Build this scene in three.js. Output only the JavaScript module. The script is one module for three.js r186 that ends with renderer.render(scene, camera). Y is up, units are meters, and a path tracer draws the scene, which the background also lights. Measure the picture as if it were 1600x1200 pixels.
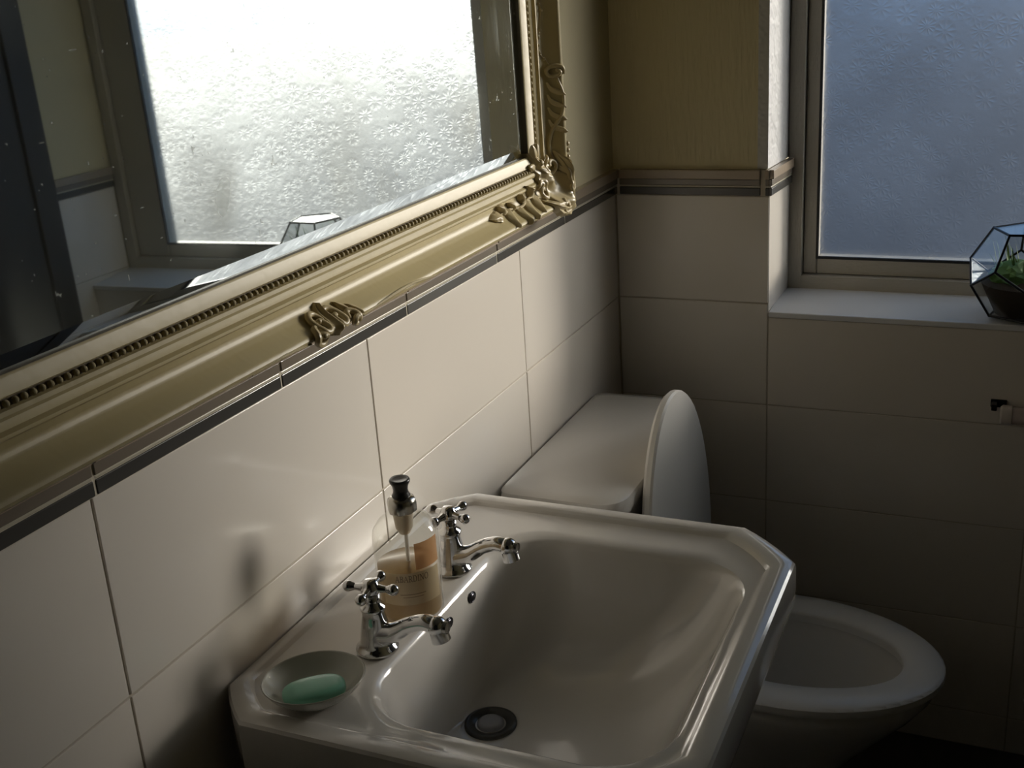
import * as THREE from 'three';
import { RoundedBoxGeometry } from 'three/addons/geometries/RoundedBoxGeometry.js';
import { mergeGeometries, mergeVertices, toCreasedNormals } from 'three/addons/utils/BufferGeometryUtils.js';
import { ConvexGeometry } from 'three/addons/geometries/ConvexGeometry.js';

// ------------------------------------------------------------------ camera, sky, sun, exposure
const scene = new THREE.Scene();
const camera = new THREE.PerspectiveCamera(36.82, 4 / 3, 0.05, 100);
camera.position.set(0.765, 1.58, 2.2158);
camera.rotation.set(-0.33723, 0.43306, -0.06592, 'YXZ');
scene.add(camera);

scene.background = new THREE.Color(0.19, 0.36, 0.64);
scene.backgroundIntensity = 1.8;

const SUN_HEADING = 41 * Math.PI / 180, SUN_UP = 10 * Math.PI / 180;      // measured from the window's outward normal, towards the right
const sun = new THREE.DirectionalLight(new THREE.Color(1.0, 0.93, 0.82), 12.4);
sun.position.set(0.8 + 10 * Math.sin(SUN_HEADING) * Math.cos(SUN_UP), 1.5 + 10 * Math.sin(SUN_UP), -0.15 - 10 * Math.cos(SUN_HEADING) * Math.cos(SUN_UP));
sun.target.position.set(0.8, 1.5, -0.15);
sun.castShadow = true;
sun.shadow.mapSize.set(2048, 2048);
sun.shadow.radius = 28;                                                      // the frosted pane spreads the low sun
Object.assign(sun.shadow.camera, { left: -3, right: 3, top: 3, bottom: -3, near: 0.5, far: 20 });
scene.add(sun, sun.target);

const renderer = new THREE.WebGLRenderer({ antialias: true });
renderer.toneMapping = THREE.LinearToneMapping;
renderer.toneMappingExposure = 0.52;
renderer.shadowMap.enabled = true;

// ------------------------------------------------------------------ helpers
let seed = 12345;
const rnd = () => { seed = (seed * 1664525 + 1013904223) >>> 0; return seed / 4294967296; };
const rr = (a, b) => a + (b - a) * rnd();
const used = {};
function numbered(name) {
  const k = used[name] = (used[name] ?? -1) + 1;
  return k ? name + '_' + String(k).padStart(3, '0') : name;
}
function mesh(name, geometry, material, parent = scene) {
  const m = new THREE.Mesh(Array.isArray(geometry) ? merge(geometry) : geometry, material);
  m.name = numbered(name); m.castShadow = m.receiveShadow = true;
  parent.add(m);
  return m;
}
function thing(name, label, category, [x, y, z] = [0, 0, 0], turn = 0, group) {
  const o = new THREE.Group(); o.name = numbered(name); scene.add(o);
  o.position.set(x, y, z); o.rotation.y = turn; o.userData = { label, category };
  if (group) o.userData.group = group;
  return o;
}
function struct(name, geometry, material, parent = scene) {
  const m = mesh(name, geometry, material, parent);
  if (parent === scene) m.userData.kind = 'structure';
  return m;
}
function merge(list) {
  const flat = list.map((g) => { const n = g.index ? g.toNonIndexed() : g.clone(); for (const k of Object.keys(n.attributes)) if (!['position', 'normal', 'uv', 'color'].includes(k)) n.deleteAttribute(k); if (!n.attributes.uv) n.setAttribute('uv', new THREE.BufferAttribute(new Float32Array(n.attributes.position.count * 2), 2)); return n; });
  const colored = flat.some((g) => g.attributes.color);
  if (!colored) flat.forEach((g) => g.deleteAttribute('color'));
  return mergeGeometries(flat, false);
}
const box = (x0, x1, y0, y1, z0, z1, r = 0) => {
  const g = r ? new RoundedBoxGeometry(x1 - x0, y1 - y0, z1 - z0, 2, r) : new THREE.BoxGeometry(x1 - x0, y1 - y0, z1 - z0);
  return g.translate((x0 + x1) / 2, (y0 + y1) / 2, (z0 + z1) / 2);
};
const V = (x, y, z) => new THREE.Vector3(x, y, z);
function rod(a, b, r0, r1 = r0, n = 10) {
  const d = b.clone().sub(a), g = new THREE.CylinderGeometry(r1, r0, d.length(), n);
  g.applyQuaternion(new THREE.Quaternion().setFromUnitVectors(V(0, 1, 0), d.clone().normalize()));
  return g.translate((a.x + b.x) / 2, (a.y + b.y) / 2, (a.z + b.z) / 2);
}
const ball = (p, r, n = 12, sx = 1, sy = 1, sz = 1) => new THREE.SphereGeometry(r, n, Math.max(6, n * 0.7 | 0)).scale(sx, sy, sz).translate(p.x, p.y, p.z);
const lathe = (pts, n = 40) => new THREE.LatheGeometry(pts.map(([r, y]) => new THREE.Vector2(r, y)), n);
// a tube whose radius changes along its path
function taper(points, radii, seg = 40, around = 14, flat = 1) {
  const curve = new THREE.CatmullRomCurve3(points), g = new THREE.TubeGeometry(curve, seg, 1, around, false), p = g.attributes.position;
  const frames = curve.computeFrenetFrames(seg, false), at = V(0, 0, 0), q = V(0, 0, 0);
  for (let i = 0; i <= seg; i++) {
    curve.getPointAt(i / seg, at);
    const s = (i / seg) * (radii.length - 1), k = Math.min(radii.length - 2, Math.floor(s)), r = radii[k] + (radii[k + 1] - radii[k]) * (s - k);
    for (let j = 0; j <= around; j++) {
      const a = (j / around) * Math.PI * 2;
      q.copy(at).addScaledVector(frames.normals[i], -Math.cos(a) * r).addScaledVector(frames.binormals[i], Math.sin(a) * r * flat);
      p.setXYZ(i * (around + 1) + j, q.x, q.y, q.z);
    }
  }
  g.computeVertexNormals();
  const cap0 = ball(points[0], radii[0], around), cap1 = ball(points[points.length - 1], radii[radii.length - 1], around);
  return merge([g, cap0, cap1]);
}
// closed loops of equal point count joined into a skin
function skin(loops, { capStart = false, capEnd = false, crease = 0.6 } = {}) {
  const n = loops[0].length, pos = [], idx = [];
  for (const l of loops) for (const p of l) pos.push(p.x, p.y, p.z);
  for (let i = 0; i < loops.length - 1; i++) for (let j = 0; j < n; j++) {
    const a = i * n + j, b = i * n + (j + 1) % n, c = a + n, d = b + n;
    idx.push(a, b, c, b, d, c);
  }
  const cap = (i, flip) => {
    const c = pos.length / 3, m = V(0, 0, 0);
    loops[i].forEach((p) => m.add(p)); m.divideScalar(n); pos.push(m.x, m.y, m.z);
    for (let j = 0; j < n; j++) { const a = i * n + j, b = i * n + (j + 1) % n; flip ? idx.push(c, b, a) : idx.push(c, a, b); }
  };
  if (capStart) cap(0, true);
  if (capEnd) cap(loops.length - 1, false);
  const g = new THREE.BufferGeometry();
  g.setAttribute('position', new THREE.Float32BufferAttribute(pos, 3));
  g.setIndex(idx);
  return toCreasedNormals(g, crease);
}
function paint(g, r, gg, b) {
  const n = g.attributes.position.count, c = new Float32Array(n * 3);
  for (let i = 0; i < n; i++) c.set([r, gg, b], i * 3);
  g.setAttribute('color', new THREE.BufferAttribute(c, 3));
  return g;
}
function noiseTexture(size, fn, srgb = false) {
  const d = new Uint8Array(size * size * 4);
  for (let y = 0; y < size; y++) for (let x = 0; x < size; x++) { const v = fn(x / size, y / size), i = (y * size + x) * 4; d.set(Array.isArray(v) ? [...v, 255] : [v, v, v, 255], i); }
  const t = new THREE.DataTexture(d, size, size);
  t.wrapS = t.wrapT = THREE.RepeatWrapping; t.magFilter = THREE.LinearFilter; t.needsUpdate = true;
  if (srgb) t.colorSpace = THREE.SRGBColorSpace;
  return t;
}
// smooth value noise that tiles with period n
function tileNoise(n, s) {
  const g = []; let k = s; const nx = () => { k = (k * 1664525 + 1013904223) >>> 0; return k / 4294967296; };
  for (let i = 0; i < n * n; i++) g.push(nx());
  const f = (t) => t * t * (3 - 2 * t);
  return (u, v) => {
    const x = u * n, y = v * n, i = Math.floor(x), j = Math.floor(y), a = f(x - i), b = f(y - j), q = (p, r) => g[((r % n) + n) % n * n + ((p % n) + n) % n];
    return (q(i, j) * (1 - a) + q(i + 1, j) * a) * (1 - b) + (q(i, j + 1) * (1 - a) + q(i + 1, j + 1) * a) * b;
  };
}
const n8 = tileNoise(8, 3), n24 = tileNoise(24, 7), n64 = tileNoise(64, 11), n5 = tileNoise(5, 19);
const std = (r, g, b, roughness, more = {}) => new THREE.MeshStandardMaterial({ color: new THREE.Color().setRGB(r, g, b), roughness, ...more });
const phys = (r, g, b, roughness, more = {}) => new THREE.MeshPhysicalMaterial({ color: new THREE.Color().setRGB(r, g, b), roughness, ...more });

// ------------------------------------------------------------------ materials
const plasterBump = noiseTexture(256, (u, v) => 255 * (0.5 * n24(u, v) + 0.3 * n64(u, v) + 0.2 * n8(u, v)));
plasterBump.repeat.set(3, 3);
const M = {
  paint: std(0.62, 0.55, 0.36, 0.75, { bumpMap: plasterBump, bumpScale: 0.0012 }),
  revealPaint: std(0.54, 0.535, 0.53, 0.6, { bumpMap: plasterBump, bumpScale: 0.003 }),
  tile: [phys(0.74, 0.69, 0.62, 0.16, { clearcoat: 0.3, clearcoatRoughness: 0.08 }), phys(0.72, 0.675, 0.61, 0.18, { clearcoat: 0.3, clearcoatRoughness: 0.08 }), phys(0.755, 0.70, 0.625, 0.15, { clearcoat: 0.3, clearcoatRoughness: 0.08 })],
  grout: std(0.50, 0.45, 0.37, 0.9),
  border: phys(1, 1, 1, 0.22, { vertexColors: true, clearcoat: 0.3, clearcoatRoughness: 0.1 }),
  darkWood: std(0.035, 0.028, 0.022, 0.5),
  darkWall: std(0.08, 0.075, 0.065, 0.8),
  ceiling: std(0.40, 0.38, 0.34, 0.9),
  floor: std(0.05, 0.045, 0.04, 0.55),
  ceramic: phys(0.74, 0.71, 0.66, 0.12, { clearcoat: 0.6, clearcoatRoughness: 0.05 }),
  plasticWhite: phys(0.72, 0.70, 0.66, 0.3),
  woodWhite: std(0.52, 0.48, 0.40, 0.45, { bumpMap: plasterBump, bumpScale: 0.0006 }),
  gasket: std(0.02, 0.02, 0.02, 0.6),
  chrome: std(0.72, 0.72, 0.72, 0.08, { metalness: 1 }),
  chromeDull: std(0.5, 0.49, 0.47, 0.25, { metalness: 1 }),
  black: phys(0.012, 0.012, 0.014, 0.25),
  gilt: phys(0.44, 0.365, 0.19, 0.45, { clearcoat: 0.05, clearcoatRoughness: 0.35, bumpMap: plasterBump, bumpScale: 0.0004 }),
  patina: std(0.10, 0.075, 0.04, 0.7),
  giltOrnament: phys(0.44, 0.36, 0.20, 0.36, { clearcoat: 0.2, clearcoatRoughness: 0.35 }),
};

// ------------------------------------------------------------------ the room
const BORDER_Y = 1.155, BORDER_H = 0.052, SILL_Y = 0.925, OPEN_L = 0.311, OPEN_R = 1.445, OPEN_T = 2.02, ROOM_W = 1.445, ROOM_D = 3.0, ROOM_H = 2.4, REVEAL = 0.15;
struct('floor', box(-0.25, ROOM_W + 0.2, -0.15, 0, -0.225, ROOM_D + 0.2), M.floor);
struct('ceiling', box(-0.25, ROOM_W + 0.2, ROOM_H, ROOM_H + 0.15, -0.225, ROOM_D + 0.2), M.ceiling);
const wallLeft = struct('wall_left', [box(-0.25, -0.006, 0, ROOM_H, -0.225, ROOM_D)], M.paint);
const wallBack = struct('wall_back', [box(-0.006, OPEN_L - 0.006, 0, ROOM_H, -0.225, -0.006), box(OPEN_L - 0.006, OPEN_R + 0.2, 0, SILL_Y - 0.012, -0.225, -0.006), box(OPEN_L - 0.006, OPEN_R + 0.2, OPEN_T, ROOM_H, -0.225, -0.006)], M.paint);
const wallRight = struct('wall_right', box(ROOM_W + 0.006, ROOM_W + 0.2, 0, ROOM_H, -0.225, ROOM_D), M.paint);
{ // dark door in the right wall, seen only in the mirror
  const d = new THREE.Group(); d.name = 'door_1'; d.userData.kind = 'structure'; scene.add(d);
  mesh('door_frame', [box(ROOM_W - 0.012, ROOM_W + 0.006, 0, 2.08, 0.07, 0.14, 0.003), box(ROOM_W - 0.012, ROOM_W + 0.006, 2.01, 2.08, 0.14, 0.92, 0.003), box(ROOM_W - 0.012, ROOM_W + 0.006, 0, 2.08, 0.92, 0.99, 0.003)], M.darkWood, d);
  mesh('door_leaf', box(ROOM_W - 0.004, ROOM_W + 0.006, 0.008, 2.01, 0.141, 0.919, 0.002), M.darkWood, d);
}
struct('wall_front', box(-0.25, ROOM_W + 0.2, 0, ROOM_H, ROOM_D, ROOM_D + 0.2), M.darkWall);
struct('ground', box(-90, 90, -0.6, -0.45, -95, -0.4), std(0.045, 0.060, 0.078, 0.95));

// grout bed and tiles: each tile a child of its wall
const G = 0.0011, tileGeo = {};
function tileBox(w, h, d = 0.008) {
  const key = [w.toFixed(3), h.toFixed(3), d].join();
  return tileGeo[key] ??= new RoundedBoxGeometry(w, h, d, 1, 0.0012);
}
function tileAt(parent, name, mat, axis, a0, a1, y0, y1, at) {
  const m = mesh(name, tileBox(a1 - a0 - 2 * G, y1 - y0 - 2 * G), mat, parent), c = (a0 + a1) / 2;
  if (axis === 'z') { m.rotation.y = Math.PI / 2; m.position.set(at - 0.004, (y0 + y1) / 2, c); } else m.position.set(c, (y0 + y1) / 2, at - 0.004);
  return m;
}
mesh('grout', box(-0.006, -0.0016, 0, BORDER_Y, 0, ROOM_D), M.grout, wallLeft);
mesh('grout', [box(0, OPEN_L - 0.001, 0, BORDER_Y, -0.006, -0.0016), box(OPEN_L - 0.001, ROOM_W, 0, SILL_Y - 0.014, -0.006, -0.0016)], M.grout, wallBack);
const ROWS = [1.155, 0.9407, 0.7264, 0.5121, 0.2978, 0.0835, 0];
for (let r = 0; r < ROWS.length - 1; r++) for (let k = 0; k < 6; k++) {
  const z0 = k ? 0.497 + 0.5 * (k - 1) : 0, z1 = Math.min(ROOM_D, 0.497 + 0.5 * k);
  const t = tileAt(wallLeft, 'wall_tile', M.tile[(r * 2 + k * 5) % 3], 'z', z0, z1, ROWS[r + 1], ROWS[r], 0);
  t.rotation.y += rr(-0.0012, 0.0012); t.rotation.x += rr(-0.001, 0.001);
}
for (let r = 0; r < ROWS.length - 1; r++) {
  const y1 = ROWS[r], y0 = ROWS[r + 1];
  const cut = Math.min(y1, SILL_Y - 0.012);
  tileAt(wallBack, 'wall_tile', M.tile[r % 3], 'x', 0.001, OPEN_L, y0, y1, 0);
  if (cut > y0) { tileAt(wallBack, 'wall_tile', M.tile[(r + 1) % 3], 'x', OPEN_L, 0.811, y0, cut, 0); tileAt(wallBack, 'wall_tile', M.tile[(r + 2) % 3], 'x', 0.811, OPEN_R, y0, cut, 0); }
}
// dado border pieces: slate line, pale line, dark line, taupe moulding
function borderGeo(len, tone = 1) {
  const bands = [[0.0012, 0.0165, 0.0045, [0.062 * tone, 0.060 * tone, 0.056 * tone]], [0.0165, 0.0205, 0.0038, [0.50, 0.46, 0.36]], [0.0205, 0.033, 0.0052, [0.20, 0.17, 0.135]], [0.033, 0.051, 0.0085, [0.36, 0.29, 0.215]]];
  return merge(bands.map(([y0, y1, d, c]) => paint(new RoundedBoxGeometry(len - 0.0030, y1 - y0, d + 0.006, 2, 0.0016).translate(0, (y0 + y1) / 2, (d - 0.006) / 2), ...c)));
}
const bg = { a: borderGeo(0.3), b: borderGeo(0.3, 2.0), end: borderGeo(0.011), corner: borderGeo(0.295), back: borderGeo(0.287) };
mesh('grout', box(-0.006, 0.0034, BORDER_Y + 0.001, BORDER_Y + BORDER_H - 0.002, 0, ROOM_D), std(0.60, 0.55, 0.44, 0.85), wallLeft);
for (let k = 0; k < 10; k++) {
  const m = mesh('border_tile', k === 0 ? bg.corner : k === 2 ? bg.b : bg.a, M.border, wallLeft);
  m.rotation.y = Math.PI / 2;
  m.position.set(0, BORDER_Y, k === 0 ? 0.1475 : 0.295 + 0.2995 * (k - 0.5));
}
mesh('grout', [box(0, OPEN_L + 0.0005, BORDER_Y, BORDER_Y + BORDER_H - 0.002, -0.006, 0.0025)], M.grout, wallBack);
{ const a = mesh('border_tile', bg.back, M.border, wallBack); a.position.set(0.0085 + 0.1435, BORDER_Y, 0);
  const b = mesh('border_tile', bg.end, M.border, wallBack); b.position.set(OPEN_L - 0.0035, BORDER_Y, 0); }

mesh('grout', box(ROOM_W + 0.0016, ROOM_W + 0.006, 0, BORDER_Y, -0.14, 0.069), M.grout, wallRight);
for (let r = 0; r < ROWS.length - 1; r++) tileAt(wallRight, 'wall_tile', M.tile[r % 3], 'z', -0.14, 0.069, ROWS[r + 1], ROWS[r], ROOM_W + 0.008);
{ const m = mesh('border_tile', borderGeo(0.208), M.border, wallRight); m.rotation.y = -Math.PI / 2; m.position.set(ROOM_W, BORDER_Y, -0.0355); }

// ------------------------------------------------------------------ window recess and window
const GX0 = 0.378, GX1 = 1.316, GY0 = 1.0, GY1 = 1.93, GZ = -0.165;
const SPLAY = 0.012;
function sideSlab(x, dx, y0, y1, t) {               // splayed lining of the recess, at x going to x+dx at its back
  const s = new THREE.Shape([new THREE.Vector2(x, 0.0025), new THREE.Vector2(x + dx, REVEAL), new THREE.Vector2(x + dx - t, REVEAL), new THREE.Vector2(x - t, 0.0025)]);
  return new THREE.ExtrudeGeometry(s, { depth: y1 - y0, bevelEnabled: false }).rotateX(-Math.PI / 2).translate(0, y0, 0);
}
const revealLeft = struct('trim_1', sideSlab(OPEN_L - 0.004, SPLAY, BORDER_Y + BORDER_H, OPEN_T, 0.02), M.revealPaint);
revealLeft.position.z = 0;
mesh('reveal_tile', sideSlab(OPEN_L, SPLAY, SILL_Y - 0.012, BORDER_Y - 0.001, 0.03), M.tile[0], revealLeft);
{ const m = mesh('border_tile', borderGeo(0.152), M.border, revealLeft); m.rotation.y = Math.PI / 2 - Math.atan2(SPLAY, REVEAL) ; m.position.set(OPEN_L + 0.0005 + SPLAY / 2, BORDER_Y, -REVEAL / 2 + 0.004); }
// sloping tiled sill, its tiles meeting at a joint
const sill = struct('trim_3', box(OPEN_L - 0.005, OPEN_R, SILL_Y - 0.04, SILL_Y - 0.011, -0.2, -0.001), M.grout);
const sillTile = phys(0.80, 0.80, 0.80, 0.03, { ior: 1.75 });
for (const [x0, x1] of [[OPEN_L + 0.001, 0.811], [0.8125, OPEN_R]]) {
  const m = mesh('sill_tile', new RoundedBoxGeometry(x1 - x0, 0.012, 0.168, 2, 0.003), sillTile, sill);
  m.position.set((x0 + x1) / 2, SILL_Y + 0.001, -0.080); m.rotation.x = 0.085;
}
const win = new THREE.Group(); win.name = 'window_1'; win.userData.kind = 'structure'; scene.add(win);
const frameBars = (x0, x1, y0, y1, w, z0, z1, r) => [box(x0, x0 + w, y0, y1, z0, z1, r), box(x1 - w, x1, y0, y1, z0, z1, r), box(x0 + w - r, x1 - w + r, y0, y0 + w, z0, z1, r), box(x0 + w - r, x1 - w + r, y1 - w, y1, z0, z1, r)];
const FX0 = OPEN_L + SPLAY - 0.004, FX1 = OPEN_R, FY0 = 0.935, FY1 = OPEN_T;
mesh('window_frame', frameBars(FX0, FX1, FY0, FY1, 0.03, -0.205, -0.142, 0.002), M.woodWhite, win);
mesh('sash', [box(FX0 + 0.031, GX0 - 0.001, FY0 + 0.031, FY1 - 0.031, -0.20, -0.156, 0.003), box(GX1 + 0.001, FX1 - 0.031, FY0 + 0.031, FY1 - 0.031, -0.20, -0.156, 0.003), box(GX0, GX1, FY0 + 0.031, GY0 - 0.001, -0.20, -0.1562, 0.003), box(GX0, GX1, GY1 + 0.001, FY1 - 0.031, -0.20, -0.1562, 0.003)], M.woodWhite, win);
mesh('gasket', frameBars(GX0 - 0.003, GX1 + 0.003, GY0 - 0.003, GY1 + 0.003, 0.0055, -0.1628, -0.1560, 0.0008), M.gasket, win);
// rolled glass with a pressed daisy pattern
const flowers = (() => {
  const S = 1024, h = new Float32Array(S * S), list = [];
  for (let tries = 0; tries < 900 && list.length < 120; tries++) {
    const x = rnd(), y = rnd(), r = rr(0.036, 0.052);
    if (list.every((f) => { const dx = Math.abs(f.x - x), dy = Math.abs(f.y - y); return Math.hypot(Math.min(dx, 1 - dx), Math.min(dy, 1 - dy)) > 0.82 * (f.r + r); })) list.push({ x, y, r, a: rr(0, 6.3), n: 9 + (rnd() * 4 | 0), k: rr(0.5, 1) });
  }
  for (const f of list) {
    const R = Math.ceil(f.r * S);
    for (let j = -R; j <= R; j++) for (let i = -R; i <= R; i++) {
      const d = Math.hypot(i, j) / R; if (d > 1) continue;
      const ang = Math.atan2(j, i) + f.a, petal = Math.pow(Math.abs(Math.cos(ang * f.n / 2)), 0.8);
      const env = d < 0.22 ? 0.25 * (1 - d / 0.22) : Math.sin(Math.PI * Math.min(1, (d - 0.22) / 0.78)) * petal;
      const q = ((Math.round(f.y * S) + j + S) % S) * S + (Math.round(f.x * S) + i + S) % S;
      h[q] = Math.max(h[q], env * f.k);
    }
  }
  return noiseTexture(S, (u, v) => { const q = Math.floor(v * S) * S + Math.floor(u * S); return Math.min(255, 30 + 150 * h[q] + 40 * n64(u, v) + 30 * n24(u, v)); });
})();
const paneGeo = box(GX0, GX1, GY0, GY1, GZ - 0.002, GZ + 0.002), uv = paneGeo.attributes.uv, pp = paneGeo.attributes.position;
for (let i = 0; i < uv.count; i++) uv.setXY(i, pp.getX(i) / 0.42, pp.getY(i) / 0.42);
const grime = noiseTexture(256, (u, v) => { const k = 0.78 + 0.22 * Math.min(1, Math.max(0, 1.9 * (0.55 * n5(u, v) + 0.3 * n8(u, v) + 0.15 * n24(u, v)) - 0.35)); return [235 * k, 240 * k, 243 * k]; }, true);
grime.repeat.set(0.5, 0.5);
const paneGlass = phys(1, 1, 1, 0.45, { map: grime, transparent: true, opacity: 0.35, transmission: 1, thickness: 0.004, ior: 1.5, bumpMap: flowers, bumpScale: 0.0011 });
mesh('pane', paneGeo, paneGlass, win);

// ------------------------------------------------------------------ mirror
const mirror = thing('mirror', 'large mirror in an ornate cream and gold carved frame above the tiles', 'mirror', [0.003, 1.208, 1.146]);
const MW = 0.766, MH = 1.0, FR = 0.095;                                        // half length, height, moulding width; local z along the wall, y up
const gz = MW - FR;                                                            // glass half length
mirror.rotation.set(0, 0.004, 0.008);
const rect = (w, h) => [V(h, FR - w, -gz - w), V(h, FR - w, gz + w), V(h, MH - FR + w, gz + w), V(h, MH - FR + w, -gz - w)];
function ringFrame(profile, crease = 0.5) {          // profile of [w, h] swept round the rectangle with mitred corners
  const rows = profile.map(([w, h]) => rect(w, h)), pos = [], push = (a, b, c) => pos.push(a.x, a.y, a.z, b.x, b.y, b.z, c.x, c.y, c.z), uvs = [];
  for (let k = 0; k < 4; k++) for (let i = 0; i < rows.length - 1; i++) {
    const a = rows[i][k], b = rows[i][(k + 1) % 4], c = rows[i + 1][k], d = rows[i + 1][(k + 1) % 4];
    push(a, c, b); push(b, c, d);
    for (const p of [a, c, b, b, c, d]) uvs.push(k % 2 ? p.y : p.z, k % 2 ? p.z : p.y);
  }
  const g = new THREE.BufferGeometry();
  g.setAttribute('position', new THREE.Float32BufferAttribute(pos, 3)); g.setAttribute('uv', new THREE.Float32BufferAttribute(uvs, 2));
  // smooth along each rail only
  g.computeVertexNormals();
  return toCreasedNormals(g, crease);
}
const PROFILE = [];
{
  const key = [[-0.002, 0.006], [-0.002, 0.0175], [0.0, 0.0190], [0.014, 0.0228], [0.0155, 0.0215], [0.0165, 0.0180], [0.0245, 0.0180], [0.0255, 0.0225], [0.029, 0.0245], [0.0325, 0.0230], [0.0335, 0.0195], [0.041, 0.0215], [0.0435, 0.0262], [0.0465, 0.0262], [0.049, 0.0230]];
  PROFILE.push(...key);
  for (let i = 1; i <= 12; i++) { const t = i / 12; PROFILE.push([0.049 + 0.032 * t, 0.0230 - 0.004 * Math.sin(Math.PI * t) + 0.026 * t * t]); }
  PROFILE.push([0.083, 0.0505], [0.0855, 0.0515], [0.089, 0.0500], [0.092, 0.0455], [0.0945, 0.037], [0.0945, 0.002]);
}
const profileAt = (w) => { for (let i = 1; i < PROFILE.length; i++) if (PROFILE[i][0] >= w) { const [a, b] = PROFILE[i - 1], [c, d] = PROFILE[i]; return c === a ? d : b + (d - b) * (w - a) / (c - a); } return 0.002; };
mesh('frame', ringFrame(PROFILE), M.gilt, mirror);
mesh('rebate', ringFrame([[-0.00215, 0.0098], [-0.00215, 0.0172]]), M.patina, mirror);
mesh('bead_channel', ringFrame([[0.0167, 0.01835], [0.0243, 0.01835]]), M.patina, mirror);
{
  const beads = [], one = new THREE.SphereGeometry(0.0036, 8, 6);
  const L1 = 2 * (gz + 0.0205), L2 = MH - 2 * FR + 2 * 0.0205, y0 = FR - 0.0205, y1 = MH - FR + 0.0205;
  const n1 = Math.round(L1 / 0.0098), n2 = Math.round(L2 / 0.0098);
  for (let i = 0; i < n1; i++) for (const y of [y0, y1]) beads.push(one.clone().scale(1, 0.95, 0.85).translate(0.0205, y, -L1 / 2 + (i + 0.5) * L1 / n1));
  for (let i = 1; i < n2; i++) for (const s of [-1, 1]) beads.push(one.clone().scale(1, 0.85, 0.95).translate(0.0205, y0 + i * L2 / n2, s * L1 / 2));
  const b = mesh('beading', beads, M.gilt, mirror); b.userData.kind = 'stuff';
}
const dust = noiseTexture(512, (u, v) => {
  const wu = u + 0.12 * n5(u, v) + 0.05 * n8(v, u), wv = v + 0.14 * n5(v + 0.3, u) , streak = n24(wu * 0.75, wv * 0.25), patch = Math.max(0, n5(u + 0.4, v + 0.1) - 0.42) * 2, speck = n64(u * 2, v * 2) > 0.93 && n64(v, u) > 0.72 ? 1 : 0;
  return 255 * Math.min(1, 0.06 + 0.9 * patch * Math.pow(streak, 1.6) + 0.8 * speck);
});
const mirrorGlass = std(0.80, 0.85, 0.82, 0.02, { metalness: 1 });
const dustFilm = std(0.75, 0.78, 0.74, 0.9, { alphaMap: dust, transparent: true, opacity: 0.42 });
{
  const g = box(0.006, 0.0100, FR + 0.0155, MH - FR - 0.0155, -gz + 0.0155, gz - 0.0155), p = g.attributes.position, t = g.attributes.uv;
  for (let i = 0; i < t.count; i++) t.setXY(i, p.getZ(i) / 0.7, p.getY(i) / 0.7);
  mesh('mirror_glass', g, mirrorGlass, mirror);
  const f = new THREE.PlaneGeometry(2 * gz - 0.031, MH - 2 * FR - 0.031).rotateY(Math.PI / 2).translate(0.0103, MH / 2, 0), fp = f.attributes.position, ft = f.attributes.uv;
  for (let i = 0; i < ft.count; i++) ft.setXY(i, fp.getZ(i) / 0.6, fp.getY(i) / 0.6);
  mesh('dust_smears', f, dustFilm, mirror);
  mesh('bevel', ringFrame([[-0.016, 0.0100], [0.0015, 0.0112], [0.0015, 0.006]]), std(0.86, 0.92, 0.92, 0.02, { metalness: 1 }), mirror);
}
// carved ornaments: drawn in the frame's plane from the far lower inner corner, u along the wall (towards the room), v up
function onFrame(u, v, lift = 0.003) {
  const w = Math.max(-v, -u, -0.001), inside = u > 0.001 && v > 0.001;
  return V((inside ? 0.012 : profileAt(Math.min(w, 0.09))) + lift, FR + v, -gz + u);
}
function scroll(cu, cv, r0, turns, start, dir, thick, lift = 0.004) {
  const pts = [];
  for (let i = 0; i <= 22; i++) { const t = i / 22, a = start + dir * t * turns * Math.PI * 2, r = r0 * (1 - 0.72 * t); pts.push(onFrame(cu + Math.cos(a) * r, cv + Math.sin(a) * r, lift + 0.004 * t)); }
  return taper(pts, [thick * 0.5, thick, thick, thick * 0.8, thick * 0.9], 36, 8);
}
function stem(list, thick, lift = 0.003) { return taper(list.map(([u, v, l = 0]) => onFrame(u, v, lift + l)), [thick * 0.6, thick, thick * 0.5], 24, 7); }
function petal(u, v, ang, len, wid, lift = 0.004, fat = 0.5) {
  const g = new THREE.SphereGeometry(1, 12, 8), p = g.attributes.position;
  for (let i = 0; i < p.count; i++) { const a = p.getZ(i), k = 1 - 0.55 * Math.max(0, a), groove = 1 - 0.35 * Math.exp(-Math.pow(p.getY(i) * 4, 2)); p.setXYZ(i, p.getX(i) * wid * fat * groove + 0.25 * len * Math.max(0, a) * a * 0.3, p.getY(i) * wid * k, (a + 1) * 0.5 * len); }
  g.computeVertexNormals();
  g.rotateX(-ang);                                       // z axis turned towards +y
  const o = onFrame(u, v, lift);
  return g.translate(o.x, o.y, o.z);
}
function ornament(name, parts) {
  const list = parts();
  const m = mesh(name, list, M.giltOrnament, mirror);
  return m;
}
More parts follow.
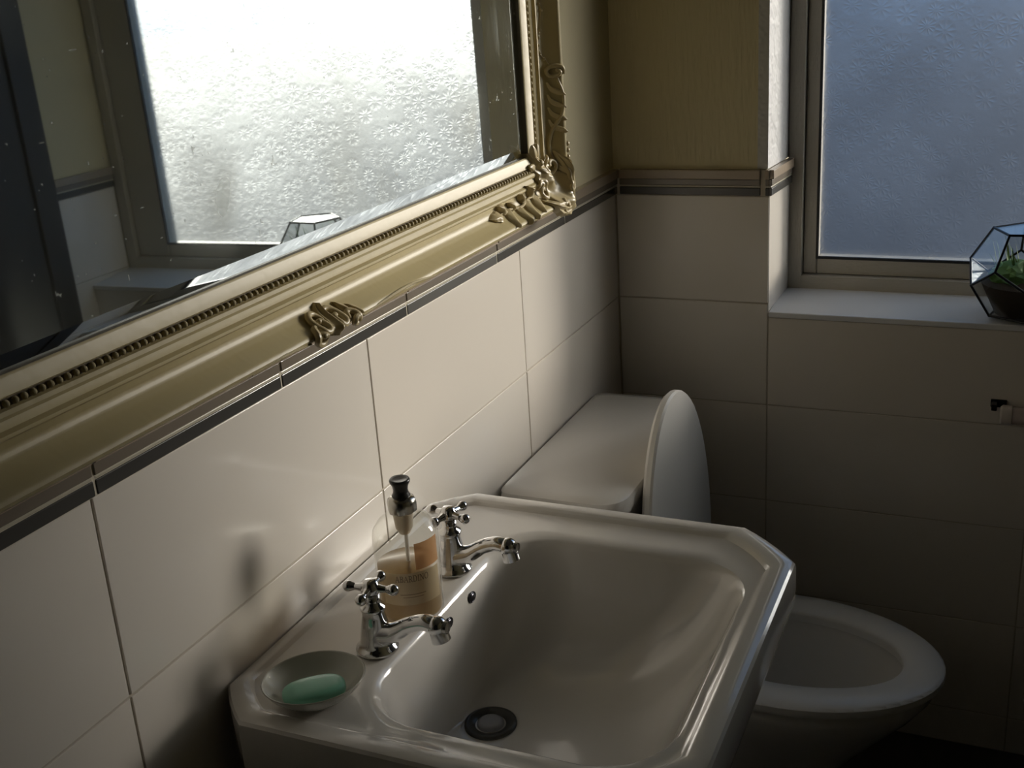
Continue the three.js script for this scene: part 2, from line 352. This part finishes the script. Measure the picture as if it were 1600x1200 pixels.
// a carved leaf lying on the moulding: ribs along its length, lobed edges, a curled rise in the middle
function leaf(u, v, ang, len, half, { lobes = 5, rise = 0.010, lift = 0.001, bend = 0, ribs = 3, base = 0.35, sharp = 0.9 } = {}) {
  const N = 26, K = 18, pos = [], idx = [];
  for (let i = 0; i <= N; i++) {
    const t = i / N, a = ang + bend * (t - 0.5), c = Math.cos(a), s = Math.sin(a);
    const body = (base + (1 - base) * Math.sin(Math.PI * Math.min(1, t * 0.9 + 0.12))) * Math.pow(1 - t * t * t, sharp), w = half * body * (0.80 + 0.20 * Math.abs(Math.sin(t * Math.PI * lobes)));
    // centre line bends gently
    const pu = u + len * (t * Math.cos(ang + bend * (t * 0.5 - 0.5))), pv = v + len * (t * Math.sin(ang + bend * (t * 0.5 - 0.5)));
    for (let j = 0; j <= K; j++) {
      const q = j / K * 2 - 1, e = 1 - q * q, rib = 0.55 + 0.45 * Math.cos(q * Math.PI * ribs + 0.4 * Math.sin(t * 9)), h = rise * (Math.pow(e, 0.6) * (0.45 + 0.55 * rib) * (0.6 + 0.4 * Math.sin(Math.PI * t))) - (Math.abs(q) > 0.98 ? 0.004 : 0);
      const p = onFrame(pu - s * w * q, pv + c * w * q, lift + h);
      pos.push(p.x, p.y, p.z);
    }
  }
  for (let i = 0; i < N; i++) for (let j = 0; j < K; j++) { const A = i * (K + 1) + j, B = A + 1, C = A + K + 1, D = C + 1; idx.push(A, B, C, B, D, C); }
  const g = new THREE.BufferGeometry();
  g.setAttribute('position', new THREE.Float32BufferAttribute(pos, 3)); g.setIndex(idx); g.computeVertexNormals();
  return g;
}
const D45 = Math.PI / 4;
const corner = mesh('corner_ornament', [leaf(-0.098, -0.098, D45, 0.150, 0.034, { lobes: 4, rise: 0.015, ribs: 2, base: 0.55 })], M.giltOrnament, mirror);
mesh('leaf', [leaf(-0.094, -0.090, 1.30, 0.095, 0.017, { rise: 0.011, bend: -0.7 })], M.giltOrnament, corner);
mesh('leaf', [leaf(-0.090, -0.094, 0.27, 0.095, 0.017, { rise: 0.011, bend: 0.7 })], M.giltOrnament, corner);
mesh('scroll', [scroll(-0.022, -0.058, 0.019, 1.15, 0.4, 1, 0.0042, 0.005)], M.giltOrnament, corner);
mesh('scroll', [scroll(-0.058, -0.022, 0.019, 1.15, 1.17, -1, 0.0042, 0.005)], M.giltOrnament, corner);
mesh('scroll', [scroll(-0.062, -0.092, 0.014, 1.2, 2.6, -1, 0.0038, 0.004)], M.giltOrnament, corner);
mesh('scroll', [scroll(-0.092, -0.060, 0.014, 1.2, 2.1, 1, 0.0038, 0.004)], M.giltOrnament, corner);
mesh('leaf_tip', [petal(-0.006, -0.002, 0.95, 0.030, 0.007, 0.006, 0.9), petal(-0.018, -0.004, 1.5, 0.026, 0.006, 0.006, 0.9), petal(-0.002, -0.016, 0.2, 0.026, 0.006, 0.006, 0.9), ball(onFrame(-0.012, -0.010, 0.010), 0.006, 10)], M.giltOrnament, corner);
mesh('edge_beads', [0, 1, 2, 3, 4, 5].map((i) => ball(onFrame(-0.090, -0.045 + i * 0.011, 0.002), 0.0045, 8)), M.giltOrnament, corner);
// spray of buds running along the lower rail
const spray = mesh('leaf_spray', [stem([[-0.01, -0.066], [0.03, -0.060], [0.07, -0.066], [0.115, -0.062], [0.16, -0.064]], 0.0026)], M.giltOrnament, corner);
for (const [u, v, a, l, w] of [[0.004, -0.062, -0.6, 0.036, 0.011], [0.016, -0.058, 0.75, 0.028, 0.010], [0.044, -0.062, -0.8, 0.034, 0.011], [0.052, -0.060, 0.6, 0.026, 0.009], [0.080, -0.065, -0.9, 0.030, 0.010], [0.092, -0.063, 0.5, 0.024, 0.008], [0.116, -0.062, -0.7, 0.034, 0.011], [0.128, -0.062, 0.45, 0.030, 0.010], [0.150, -0.064, 0.02, 0.036, 0.010]]) mesh('bud', leaf(u, v, a, l, w, { lobes: 2, rise: 0.009, lift: 0.002, ribs: 1 }), M.giltOrnament, spray);
// feathered scrollwork up the outer edge of the far upright
const upright = mesh('side_ornament', [scroll(-0.074, 0.128, 0.012, 1.2, 3.4, -1, 0.0036, 0.002), stem([[-0.080, -0.03], [-0.070, -0.012], [-0.066, 0.012], [-0.071, 0.035], [-0.080, 0.060], [-0.083, 0.090], [-0.078, 0.118]], 0.0034, 0.001)], M.giltOrnament, mirror);
for (const v of [0.030, 0.050, 0.070, 0.090]) mesh('feather', leaf(-0.087, v, 0.85, 0.030, 0.0042, { lobes: 1, rise: 0.0045, bend: 0.9, ribs: 1 }), M.giltOrnament, upright);
mesh('vine', [stem([[-0.072, 0.14], [-0.066, 0.152], [-0.058, 0.160], [-0.056, 0.178], [-0.060, 0.192]], 0.0014, 0.0008), stem([[-0.060, 0.192], [-0.064, 0.215], [-0.066, 0.228], [-0.062, 0.246], [-0.058, 0.262]], 0.0012, 0.0006), stem([[-0.058, 0.275], [-0.063, 0.29], [-0.060, 0.315], [-0.056, 0.335]], 0.0012, 0.0006),
  ...[[-0.066, 0.150], [-0.059, 0.160], [-0.057, 0.172], [-0.058, 0.184], [-0.062, 0.196], [-0.066, 0.226], [-0.063, 0.236], [-0.061, 0.246], [-0.058, 0.256], [-0.060, 0.300], [-0.062, 0.310], [-0.056, 0.332], [-0.054, 0.340]].map(([u, v]) => ball(onFrame(u, v, 0.001), 0.0027, 8))], M.giltOrnament, upright);
// scroll cluster at the middle of the lower rail
{
  const c = gz - 0.01;                                 // u of the rail's middle
  const mid = mesh('rail_ornament', [leaf(c + 0.014, -0.094, 1.75, 0.036, 0.014, { lobes: 2, rise: 0.014, ribs: 2, base: 0.7 })], M.giltOrnament, mirror);
  for (const [u, v, r, st, d] of [[0.000, -0.078, 0.0125, 0.2, 1], [0.032, -0.077, 0.0125, 2.9, -1], [0.046, -0.088, 0.012, 2.6, -1], [-0.026, -0.086, 0.010, 0.4, 1]]) mesh('scroll', scroll(c + u, v, r, 1.2, st, d, 0.0042), M.giltOrnament, mid);
  for (const [u, v, a, l] of [[-0.034, -0.080, 0.9, 0.018], [-0.046, -0.084, 1.0, 0.014], [0.054, -0.088, 2.6, 0.022]]) mesh('bud', leaf(c + u, v, a, l, 0.007, { lobes: 1, rise: 0.008, ribs: 1, lift: 0.001 }), M.giltOrnament, mid);
  mesh('edge_ribbon', [stem([[c - 0.055, -0.090], [c - 0.10, -0.085], [c - 0.17, -0.083], [c - 0.24, -0.088]], 0.0024, 0.0006), stem([[c + 0.06, -0.091], [c + 0.11, -0.087], [c + 0.17, -0.090]], 0.0020, 0.0006)], M.gilt, mid);
}

// ------------------------------------------------------------------ wash basin
const BY = 0.8686, BX = 0.535, BZ0 = 0.826, BZ1 = 1.416;
function loop(x0, x1, z0, z1, y, cb, cf, round, tiltY = 0, n = 14, m = 8) {
  // counter-clockwise from above; cb, cf: cut of the corners at the wall and at the front; round 0 = straight cut, 1 = rounded
  const C = [[x1, z1, cf, [0, -1], [-1, 0]], [x0, z1, cb, [1, 0], [0, -1]], [x0, z0, cb, [0, 1], [1, 0]], [x1, z0, cf, [-1, 0], [0, 1]]], out = [];
  const ends = C.map(([x, z, c, a, b]) => [[x + a[0] * c, z + a[1] * c], [x + b[0] * c, z + b[1] * c]]);
  for (let k = 0; k < 4; k++) {
    const [P, Q] = ends[k], [x, z] = C[k], mid = [(P[0] + Q[0]) / 2, (P[1] + Q[1]) / 2], ctl = [mid[0] + (x - mid[0]) * round, mid[1] + (z - mid[1]) * round];
    for (let i = 0; i < m; i++) { const t = i / m, a = (1 - t) * (1 - t), b = 2 * t * (1 - t), c = t * t; out.push([a * P[0] + b * ctl[0] + c * Q[0], a * P[1] + b * ctl[1] + c * Q[1]]); }
    const N = ends[(k + 1) % 4][0];
    for (let i = 0; i < n; i++) { const t = i / n; out.push([Q[0] + (N[0] - Q[0]) * t, Q[1] + (N[1] - Q[1]) * t]); }
  }
  return out.map(([px, pz]) => V(px, typeof y === 'function' ? y(px, pz) : y, pz));
}
const basin = thing('wash_basin', 'cream white ceramic wash basin with cut corners and stepped rim against tiled wall', 'basin', [0, 0, 0]);
{
  const o = (i, y, back = i) => loop(0.003 + back, BX - i, BZ0 + i, BZ1 - i, y, 0.052, 0.078, 0.14);
  const deck = 0.108;                                           // the tap ledge at the wall is flat: loops leave it alone
  const bowl = (k, y, r = 0.075) => loop(0.147 + k[0], 0.488 - k[1], 0.922 + k[2], 1.352 - k[2], y, r, r, 0.72);
  const loops = [
    loop(0.06, 0.33, 0.98, 1.26, BY - 0.235, 0.06, 0.08, 0.5), loop(0.03, 0.44, 0.90, 1.34, BY - 0.17, 0.06, 0.08, 0.3), o(0.020, BY - 0.118, 0), o(0.010, BY - 0.078, 0), o(0.010, BY - 0.070, 0), o(0.0015, BY - 0.062, 0), o(0, BY - 0.055, 0), o(0, BY - 0.010, 0), o(0.001, BY - 0.004, 0.0005), o(0.004, BY - 0.001, 0.001), o(0.010, BY, 0.003),
    loop(0.010, BX - 0.024, BZ0 + 0.024, BZ1 - 0.024, BY, 0.048, 0.072, 0.16), loop(0.016, BX - 0.029, BZ0 + 0.029, BZ1 - 0.029, BY - 0.002, 0.047, 0.070, 0.2), loop(0.020, BX - 0.033, BZ0 + 0.033, BZ1 - 0.033, BY - 0.006, 0.046, 0.069, 0.25),
    loop(deck, BX - 0.0375, BZ0 + 0.052, BZ1 - 0.046, BY - 0.0075, 0.06, 0.070, 0.45), loop(deck + 0.02, 0.4945, 0.900, 1.366, BY - 0.0075, 0.06, 0.07, 0.6),
    bowl([-0.004, -0.003, -0.004], BY - 0.0082, 0.078), bowl([0, 0, 0], BY - 0.0105), bowl([0.004, 0.003, 0.004], BY - 0.016), bowl([0.008, 0.008, 0.009], BY - 0.03),
    bowl([0.012, 0.026, 0.020], BY - 0.070, 0.08), bowl([0.014, 0.055, 0.036], BY - 0.105, 0.08), bowl([0.016, 0.090, 0.056], BY - 0.130, 0.075), bowl([0.018, 0.125, 0.085], BY - 0.145, 0.065), bowl([0.020, 0.175, 0.120], BY - 0.1535, 0.055), bowl([0.022, 0.225, 0.160], BY - 0.1575, 0.045), bowl([0.024, 0.252, 0.176], BY - 0.159, 0.03),
  ];
  mesh('bowl', skin(loops, { capStart: true, capEnd: true, crease: 0.5 }), M.ceramic, basin);
  const ped = [];
  for (const [y, s, dx] of [[0, 1.12, 0], [0.02, 1.12, 0], [0.035, 1.0, 0], [0.15, 0.82, 0], [0.42, 0.74, 0], [0.58, 0.86, 0], [BY - 0.20, 1.02, 0]]) ped.push(loop(0.19 - 0.10 * s, 0.19 + 0.11 * s, 1.12 - 0.11 * s, 1.12 + 0.11 * s, y, 0.04, 0.05, 0.7));
  mesh('pedestal', skin(ped, { capStart: true, capEnd: true }), M.ceramic, basin);
  const w = mesh('waste', lathe([[0.0, -0.004], [0.018, -0.004], [0.020, 0.000], [0.029, 0.0022], [0.0325, 0.0015], [0.033, -0.002]], 40), std(0.10, 0.10, 0.095, 0.3, { metalness: 0.8 }), basin);
  w.position.set(0.2065, BY - 0.1575, 1.137);
  mesh('plug', lathe([[0, 0.004], [0.012, 0.0045], [0.0165, 0.002], [0.0175, -0.006]], 32), phys(0.36, 0.36, 0.38, 0.2), w).position.y = 0.0;
  for (const z of [1.062, 1.128]) {
    const s = mesh('overflow_slot', [new THREE.SphereGeometry(1, 16, 12).scale(0.0028, 0.0055, 0.0085), new THREE.TorusGeometry(0.0085, 0.0015, 8, 24).scale(1, 0.7, 1).rotateY(Math.PI / 2)], std(0.06, 0.06, 0.07, 0.2, { metalness: 0.7 }), basin);
    s.position.set(0.1555, BY - 0.030, z); s.rotation.z = 0.1;
  }
}

// ------------------------------------------------------------------ taps
function makeTap(label, x, z, turn) {
  const t = thing('basin_tap', label, 'tap', [x, BY - 0.0068, z], 0, 'pillar taps on the basin');
  mesh('body', [lathe([[0, 0], [0.0245, 0], [0.0250, 0.002], [0.0245, 0.0045], [0.0215, 0.0075], [0.0190, 0.012], [0.0175, 0.022], [0.0155, 0.034], [0.0135, 0.044], [0.0128, 0.050], [0.0142, 0.0515], [0.0146, 0.054], [0.0142, 0.0565], [0.0105, 0.059], [0.0092, 0.064], [0.0092, 0.072], [0, 0.072]], 36)], M.chrome, t);
  mesh('spout', [taper([V(0.006, 0.021, 0), V(0.024, 0.026, 0), V(0.046, 0.040, 0), V(0.065, 0.0465, 0), V(0.080, 0.045, 0)], [0.0155, 0.0118, 0.0098, 0.0095, 0.0105], 40, 18), ball(V(0.081, 0.0445, 0), 0.0118, 20), rod(V(0.082, 0.040, 0), V(0.085, 0.027, 0), 0.0104, 0.0112, 20)], M.chrome, t);
  const n = mesh('nozzle', [lathe([[0, 0.0005], [0.0062, 0.0005], [0.0070, 0.002], [0.0078, -0.004], [0.006, -0.007]], 24).rotateZ(-Math.PI / 2).translate(0.0925, 0.0445, 0)], M.chromeDull, t);
  const h = mesh('cross_handle', [lathe([[0, 0.090], [0.006, 0.0895], [0.0085, 0.087], [0.0095, 0.084], [0.0115, 0.081], [0.0115, 0.076], [0.0095, 0.072], [0, 0.072]], 28)], M.chrome, t);
  h.rotation.y = turn;
  for (let k = 0; k < 4; k++) {
    const a = k * Math.PI / 2, c = Math.cos(a), s = Math.sin(a), at = (r, y = 0.0790) => V(c * r, y, s * r);
    mesh('handle_arm', [rod(at(0.006), at(0.019), 0.0058, 0.0038, 12), rod(at(0.019), at(0.024), 0.0038, 0.0060, 12), ball(at(0.0275), 0.0068, 14)], M.chrome, h);
  }
  return t;
}
makeTap('chrome cross-head basin tap beside the soap dish, the nearer of the two', 0.120, 1.237, 0.12);
makeTap('chrome cross-head basin tap beyond the soap bottle, nearer the toilet', 0.120, 1.040, -0.25);

// ------------------------------------------------------------------ soap bottle
{
  const b = thing('soap_dispenser', 'clear pump bottle of pale peach hand soap standing between the two taps', 'soap dispenser', [0.117, BY - 0.0068, 1.146], 0);
  const R = 0.0395, clear = phys(0.97, 0.97, 0.95, 0.04, { transmission: 1, thickness: 0, ior: 1.45 });
  mesh('bottle', lathe([[0, 0.0], [R - 0.004, 0.0], [R - 0.001, 0.0015], [R, 0.004], [R, 0.104], [R - 0.002, 0.112], [R - 0.009, 0.122], [R - 0.018, 0.1285], [0.0155, 0.131], [0.0140, 0.134], [0.0140, 0.140]], 48), clear, b);
  mesh('soap', lathe([[0, 0.003], [R - 0.004, 0.003], [R - 0.0025, 0.006], [R - 0.0025, 0.066], [0, 0.0665]], 40), phys(0.66, 0.54, 0.36, 0.45, { transmission: 0.75, thickness: 0 }), b);
  mesh('dip_tube', rod(V(0, 0.01, 0), V(0.002, 0.135, 0), 0.0025, 0.0025, 10), phys(0.8, 0.79, 0.75, 0.3, { transmission: 0.5, thickness: 0 }), b);
  mesh('neck', lathe([[0.0065, 0.104], [0.0105, 0.112], [0.0125, 0.131]], 24), phys(0.72, 0.66, 0.55, 0.4, { transmission: 0.4, thickness: 0 }), b);
  mesh('collar', lathe([[0.0160, 0.1325], [0.0176, 0.134], [0.0178, 0.144], [0.0166, 0.1490], [0.0132, 0.1515], [0.0085, 0.1525]], 8), std(0.55, 0.53, 0.48, 0.22, { metalness: 1 }), b).rotation.y = 0.3;
  mesh('pump_head', lathe([[0, 0.1515], [0.0108, 0.1515], [0.0112, 0.1535], [0.0092, 0.157], [0.0088, 0.161], [0.0098, 0.166], [0.0120, 0.170], [0.0125, 0.1725], [0.0115, 0.1745], [0.0085, 0.1735], [0, 0.173]], 32), phys(0.018, 0.017, 0.016, 0.3, { clearcoat: 0.2 }), b);
  const wrap = (a0, a1, y0, y1, r) => new THREE.CylinderGeometry(r, r, y1 - y0, 32, 1, true, a0, a1 - a0).translate(0, (y0 + y1) / 2, 0);
  const cv = document.createElement('canvas'); cv.width = 1024; cv.height = 384;
  const c = cv.getContext('2d');
  c.fillStyle = '#d8c8a6'; c.fillRect(0, 0, 1024, 384);
  c.fillStyle = '#5c4a38'; c.textAlign = 'center'; c.font = '104px serif'; c.fillText('ABARDINO', 512, 104);
  c.globalAlpha = 0.55; c.fillRect(300, 250, 420, 10); c.fillRect(340, 284, 340, 8); c.globalAlpha = 1;
  const t = new THREE.CanvasTexture(cv); t.colorSpace = THREE.SRGBColorSpace;
  const label = mesh('front_label', wrap(-0.95, 0.95, 0.028, 0.070, R + 0.0006), phys(1, 1, 1, 0.4, { map: t, transmission: 0.35, thickness: 0 }), b);
  label.rotation.y = 0.62;                                                         // faces the room
  const back = mesh('back_label', wrap(-0.48, 0.48, 0.072, 0.106, R - 0.0012), phys(0.78, 0.45, 0.22, 0.5, { transmission: 0.35, thickness: 0 }), b);
  back.rotation.y = 1.25;
}

// ------------------------------------------------------------------ soap dish and soap
{
  const dish = thing('soap_dish', 'oval greyish glass soap dish standing on the basin corner by the wall', 'soap dish', [0.106, BY - 0.0066, 1.345], 0.72);
  mesh('bowl', lathe([[0, 0], [0.030, 0], [0.034, 0.003], [0.046, 0.010], [0.058, 0.0215], [0.0632, 0.030], [0.0642, 0.0315], [0.0632, 0.0325], [0.0610, 0.0310], [0.055, 0.0225], [0.044, 0.013], [0.030, 0.0075], [0, 0.0065]], 56).scale(0.87, 0.86, 0.78), phys(0.68, 0.68, 0.62, 0.15, { transmission: 0.35, thickness: 0, clearcoat: 0.6 }), dish);
  const soap = thing('soap_bar', 'worn mint green soap bar lying in the oval dish', 'soap', [0.1115, BY + 0.0022, 1.3545], 0.72);
  const g = new THREE.SphereGeometry(1, 32, 20), p = g.attributes.position, sp = (v, e) => Math.sign(v) * Math.pow(Math.abs(v), e);
  for (let i = 0; i < p.count; i++) p.setXYZ(i, 0.034 * sp(p.getX(i), 0.75), 0.0085 * sp(p.getY(i), 0.6) + 0.0085, 0.022 * sp(p.getZ(i), 0.8));
  g.computeVertexNormals();
  mesh('bar', g, phys(0.20, 0.52, 0.36, 0.38, { clearcoat: 0.3, clearcoatRoughness: 0.2 }), soap);
}

// ------------------------------------------------------------------ toilet
{
  const t = thing('toilet', 'white close-coupled toilet with its lid up and ring seat down beneath the window', 'toilet', [0, 0, 0]);
  const CZ = 0.415;
  const oval = (x0, x1, hw, y, n = 56) => { const c = x0 + (x1 - x0) * 0.42, pts = []; for (let i = 0; i < n; i++) { const a = -(i / n) * Math.PI * 2, ca = Math.cos(a), sa = Math.sin(a), rx = ca > 0 ? x1 - c : c - x0; const e = ca > 0 ? 1 : 0.8; pts.push(V(c + rx * Math.sign(ca) * Math.pow(Math.abs(ca), e), y, CZ + hw * Math.sign(sa) * Math.pow(Math.abs(sa), ca > 0 ? 1 : 0.85))); } return pts; };
  mesh('pan', skin([oval(0.16, 0.52, 0.115, 0), oval(0.16, 0.52, 0.115, 0.02), oval(0.17, 0.50, 0.10, 0.05), oval(0.17, 0.50, 0.095, 0.16), oval(0.19, 0.58, 0.125, 0.26), oval(0.21, 0.66, 0.165, 0.35), oval(0.215, 0.685, 0.176, 0.385), oval(0.215, 0.688, 0.178, 0.405), oval(0.22, 0.683, 0.174, 0.412), oval(0.275, 0.640, 0.128, 0.412), oval(0.285, 0.630, 0.120, 0.400), oval(0.30, 0.61, 0.115, 0.33), oval(0.34, 0.56, 0.085, 0.25), oval(0.38, 0.50, 0.05, 0.20)], { capStart: true, capEnd: true, crease: 0.7 }), M.ceramic, t);
  // ring seat
  const ring = skin([oval(0.232, 0.700, 0.184, 0.415), oval(0.230, 0.703, 0.186, 0.421), oval(0.232, 0.702, 0.185, 0.429), oval(0.238, 0.696, 0.179, 0.4335), oval(0.262, 0.672, 0.153, 0.436), oval(0.292, 0.640, 0.121, 0.4335), oval(0.297, 0.634, 0.116, 0.428), oval(0.297, 0.634, 0.116, 0.415), oval(0.232, 0.700, 0.184, 0.415)], { crease: 0.8 });
  mesh('seat', ring, M.plasticWhite, t);
  // raised lid: the same oval, stood up and leaning on the cistern
  const flat = (inset, h) => oval(0 + inset, 0.455 - inset, 0.186 - inset, h).map((p) => V(p.x, p.y, p.z - CZ));
  const lid = mesh('lid', skin([flat(0.012, 0.000), flat(0.003, 0.000), flat(0, 0.004), flat(0, 0.012), flat(0.004, 0.017), flat(0.02, 0.021), flat(0.06, 0.024)], { capStart: true, capEnd: true, crease: 0.6 }), M.plasticWhite, t);
  lid.position.set(0.262, 0.438, CZ + 0.003); lid.rotation.z = Math.PI / 2 + 0.055;
  for (const s of [-1, 1]) mesh('hinge', rod(V(0.252, 0.436, CZ + s * 0.10), V(0.252, 0.436, CZ + s * 0.06), 0.011), M.plasticWhite, t);
  const cistern = mesh('cistern', skin([loop(0.01, 0.17, 0.205, 0.615, 0.40, 0.02, 0.035, 0.8), loop(0.008, 0.185, 0.195, 0.625, 0.44, 0.02, 0.04, 0.8), loop(0.008, 0.203, 0.178, 0.642, 0.70, 0.02, 0.045, 0.8), loop(0.008, 0.205, 0.176, 0.644, 0.752, 0.02, 0.045, 0.8)], { capStart: true, capEnd: true }), M.ceramic, t);
  mesh('cistern_lid', skin([loop(0.006, 0.212, 0.169, 0.651, 0.753, 0.02, 0.045, 0.8), loop(0.003, 0.218, 0.163, 0.657, 0.758, 0.02, 0.045, 0.8), loop(0.003, 0.219, 0.162, 0.658, 0.776, 0.02, 0.045, 0.8), loop(0.004, 0.217, 0.164, 0.656, 0.784, 0.02, 0.045, 0.8), loop(0.008, 0.208, 0.172, 0.648, 0.789, 0.02, 0.042, 0.8), loop(0.02, 0.19, 0.19, 0.63, 0.791, 0.02, 0.04, 0.8)], { capStart: true, capEnd: true, crease: 0.6 }), M.ceramic, cistern);
}

// ------------------------------------------------------------------ pipe under the window
{
  const p = thing('pipe', 'pale capped pipe on a black bracket along the tiles below the window', 'pipe', [0.752, 0.760, 0.035]);
  mesh('tube', [rod(V(0.006, 0, 0), V(0.691, 0, 0), 0.0165, 0.0165, 24)], phys(0.50, 0.42, 0.38, 0.4), p);
  mesh('end_cap', [lathe([[0, -0.002], [0.015, -0.002], [0.019, 0.002], [0.019, 0.018], [0.0165, 0.019]], 24).rotateZ(-Math.PI / 2)], phys(0.56, 0.50, 0.45, 0.4), p);
  mesh('bracket', [box(-0.018, -0.008, 0.004, 0.016, -0.034, -0.005, 0.002), box(-0.02, 0.008, 0.003, 0.018, -0.0345, -0.030, 0.001)], M.black, p);
}

// ------------------------------------------------------------------ terrarium on the sill
{
  const a = 0.071, phi = (1 + Math.sqrt(5)) / 2, rIn = a * 1.1135, pts = [];
  const R1 = a * 0.8507, R2 = R1 * phi, y1 = rIn - a * 0.2629 * 2 * 0.5;               // rings of a dodecahedron standing on a face
  const hMid = a * 0.2629;                                                            // height of the middle rings from the centre
  const turn = 0.10;
  const ringPts = (r, y, off) => [0, 1, 2, 3, 4].map((k) => { const t = turn + off + k * Math.PI * 2 / 5; return V(Math.sin(t) * r, y, Math.cos(t) * r); });
  const b0 = ringPts(R1, -rIn, 0), l1 = ringPts(R2, -hMid, 0), u1 = ringPts(R2, hMid, Math.PI / 5), t0 = ringPts(R1, rIn, Math.PI / 5);
  const T = thing('terrarium', 'twelve-sided glass terrarium with black metal edges holding small green plants on the window sill', 'terrarium', [0.772, SILL_Y + 0.0095 + rIn, -0.042]);
  const edges = [], faces = [];
  const k5 = (k) => (k + 5) % 5;
  faces.push(b0, t0);
  for (let k = 0; k < 5; k++) {
    edges.push([b0[k], b0[k5(k + 1)]], [t0[k], t0[k5(k + 1)]], [b0[k], l1[k]], [t0[k], u1[k]], [l1[k], u1[k]], [u1[k], l1[k5(k + 1)]]);
    faces.push([b0[k], b0[k5(k + 1)], l1[k5(k + 1)], u1[k], l1[k]], [t0[k], t0[k5(k + 1)], u1[k5(k + 1)], l1[k5(k + 1)], u1[k]]);
  }
  mesh('metal_edging', edges.flatMap(([p, q]) => [rod(p, q, 0.0024, 0.0024, 6), ball(p, 0.0026, 6)]), std(0.02, 0.02, 0.022, 0.35, { metalness: 0.6 }), T);
  const glass = phys(0.96, 0.97, 0.97, 0.02, { transmission: 1, thickness: 0, ior: 1.5 });
  for (const f of faces) {
    const c = f.reduce((s, p) => s.add(p), V(0, 0, 0)).divideScalar(5), n = c.clone().normalize(), q = f.map((p) => p.clone().lerp(c, 0.02));
    mesh('glass_pane', new ConvexGeometry([...q.map((p) => p.clone().addScaledVector(n, 0.0008)), ...q.map((p) => p.clone().addScaledVector(n, -0.0008))]), glass, T);
  }
  const soilTop = -0.012, at = (y) => 0.9 * (y < -hMid ? R1 + (R2 - R1) * (y + rIn) / (rIn - hMid) : R2);
  mesh('soil', lathe([[0, -rIn + 0.003], [R1 * 0.80, -rIn + 0.003], [at(-hMid) * 0.86, -hMid], [at(-hMid) * 0.86, soilTop - 0.006], [0.03, soilTop + 0.006], [0, soilTop + 0.008]], 20), std(0.045, 0.032, 0.02, 0.95), T);
  const green = [std(0.10, 0.22, 0.05, 0.7), std(0.16, 0.28, 0.08, 0.7), std(0.30, 0.36, 0.16, 0.7)];
  const moss = new THREE.IcosahedronGeometry(1, 3), mp = moss.attributes.position;
  for (let i = 0; i < mp.count; i++) { const v = V(mp.getX(i), mp.getY(i), mp.getZ(i)), k = 1 + 0.22 * Math.sin(v.x * 9 + v.z * 5) * Math.cos(v.y * 8 - v.x * 4); mp.setXYZ(i, v.x * k * 0.045, v.y * k * 0.028, v.z * k * 0.042); }
  moss.computeVertexNormals();
  mesh('moss', moss, green[0], T).position.set(-0.015, soilTop + 0.008, 0.008);
  for (let k = 0; k < 26; k++) {
    const t = rr(0, 6.28), r = rr(0.005, 0.05), h = rr(0.03, 0.07), lean = rr(0.2, 0.8), b = V(Math.sin(t) * r, soilTop + 0.008, Math.cos(t) * r), e = V(b.x + Math.sin(t) * h * lean * 0.6, b.y + h, b.z + Math.cos(t) * h * lean * 0.6), m = b.clone().lerp(e, 0.5).add(V(0, h * 0.12, 0));
    mesh('leaf_blade', taper([b, m, e], [0.0016, 0.0022, 0.0004], 8, 5, 0.35), green[k % 3], T);
  }
}

renderer.render(scene, camera);
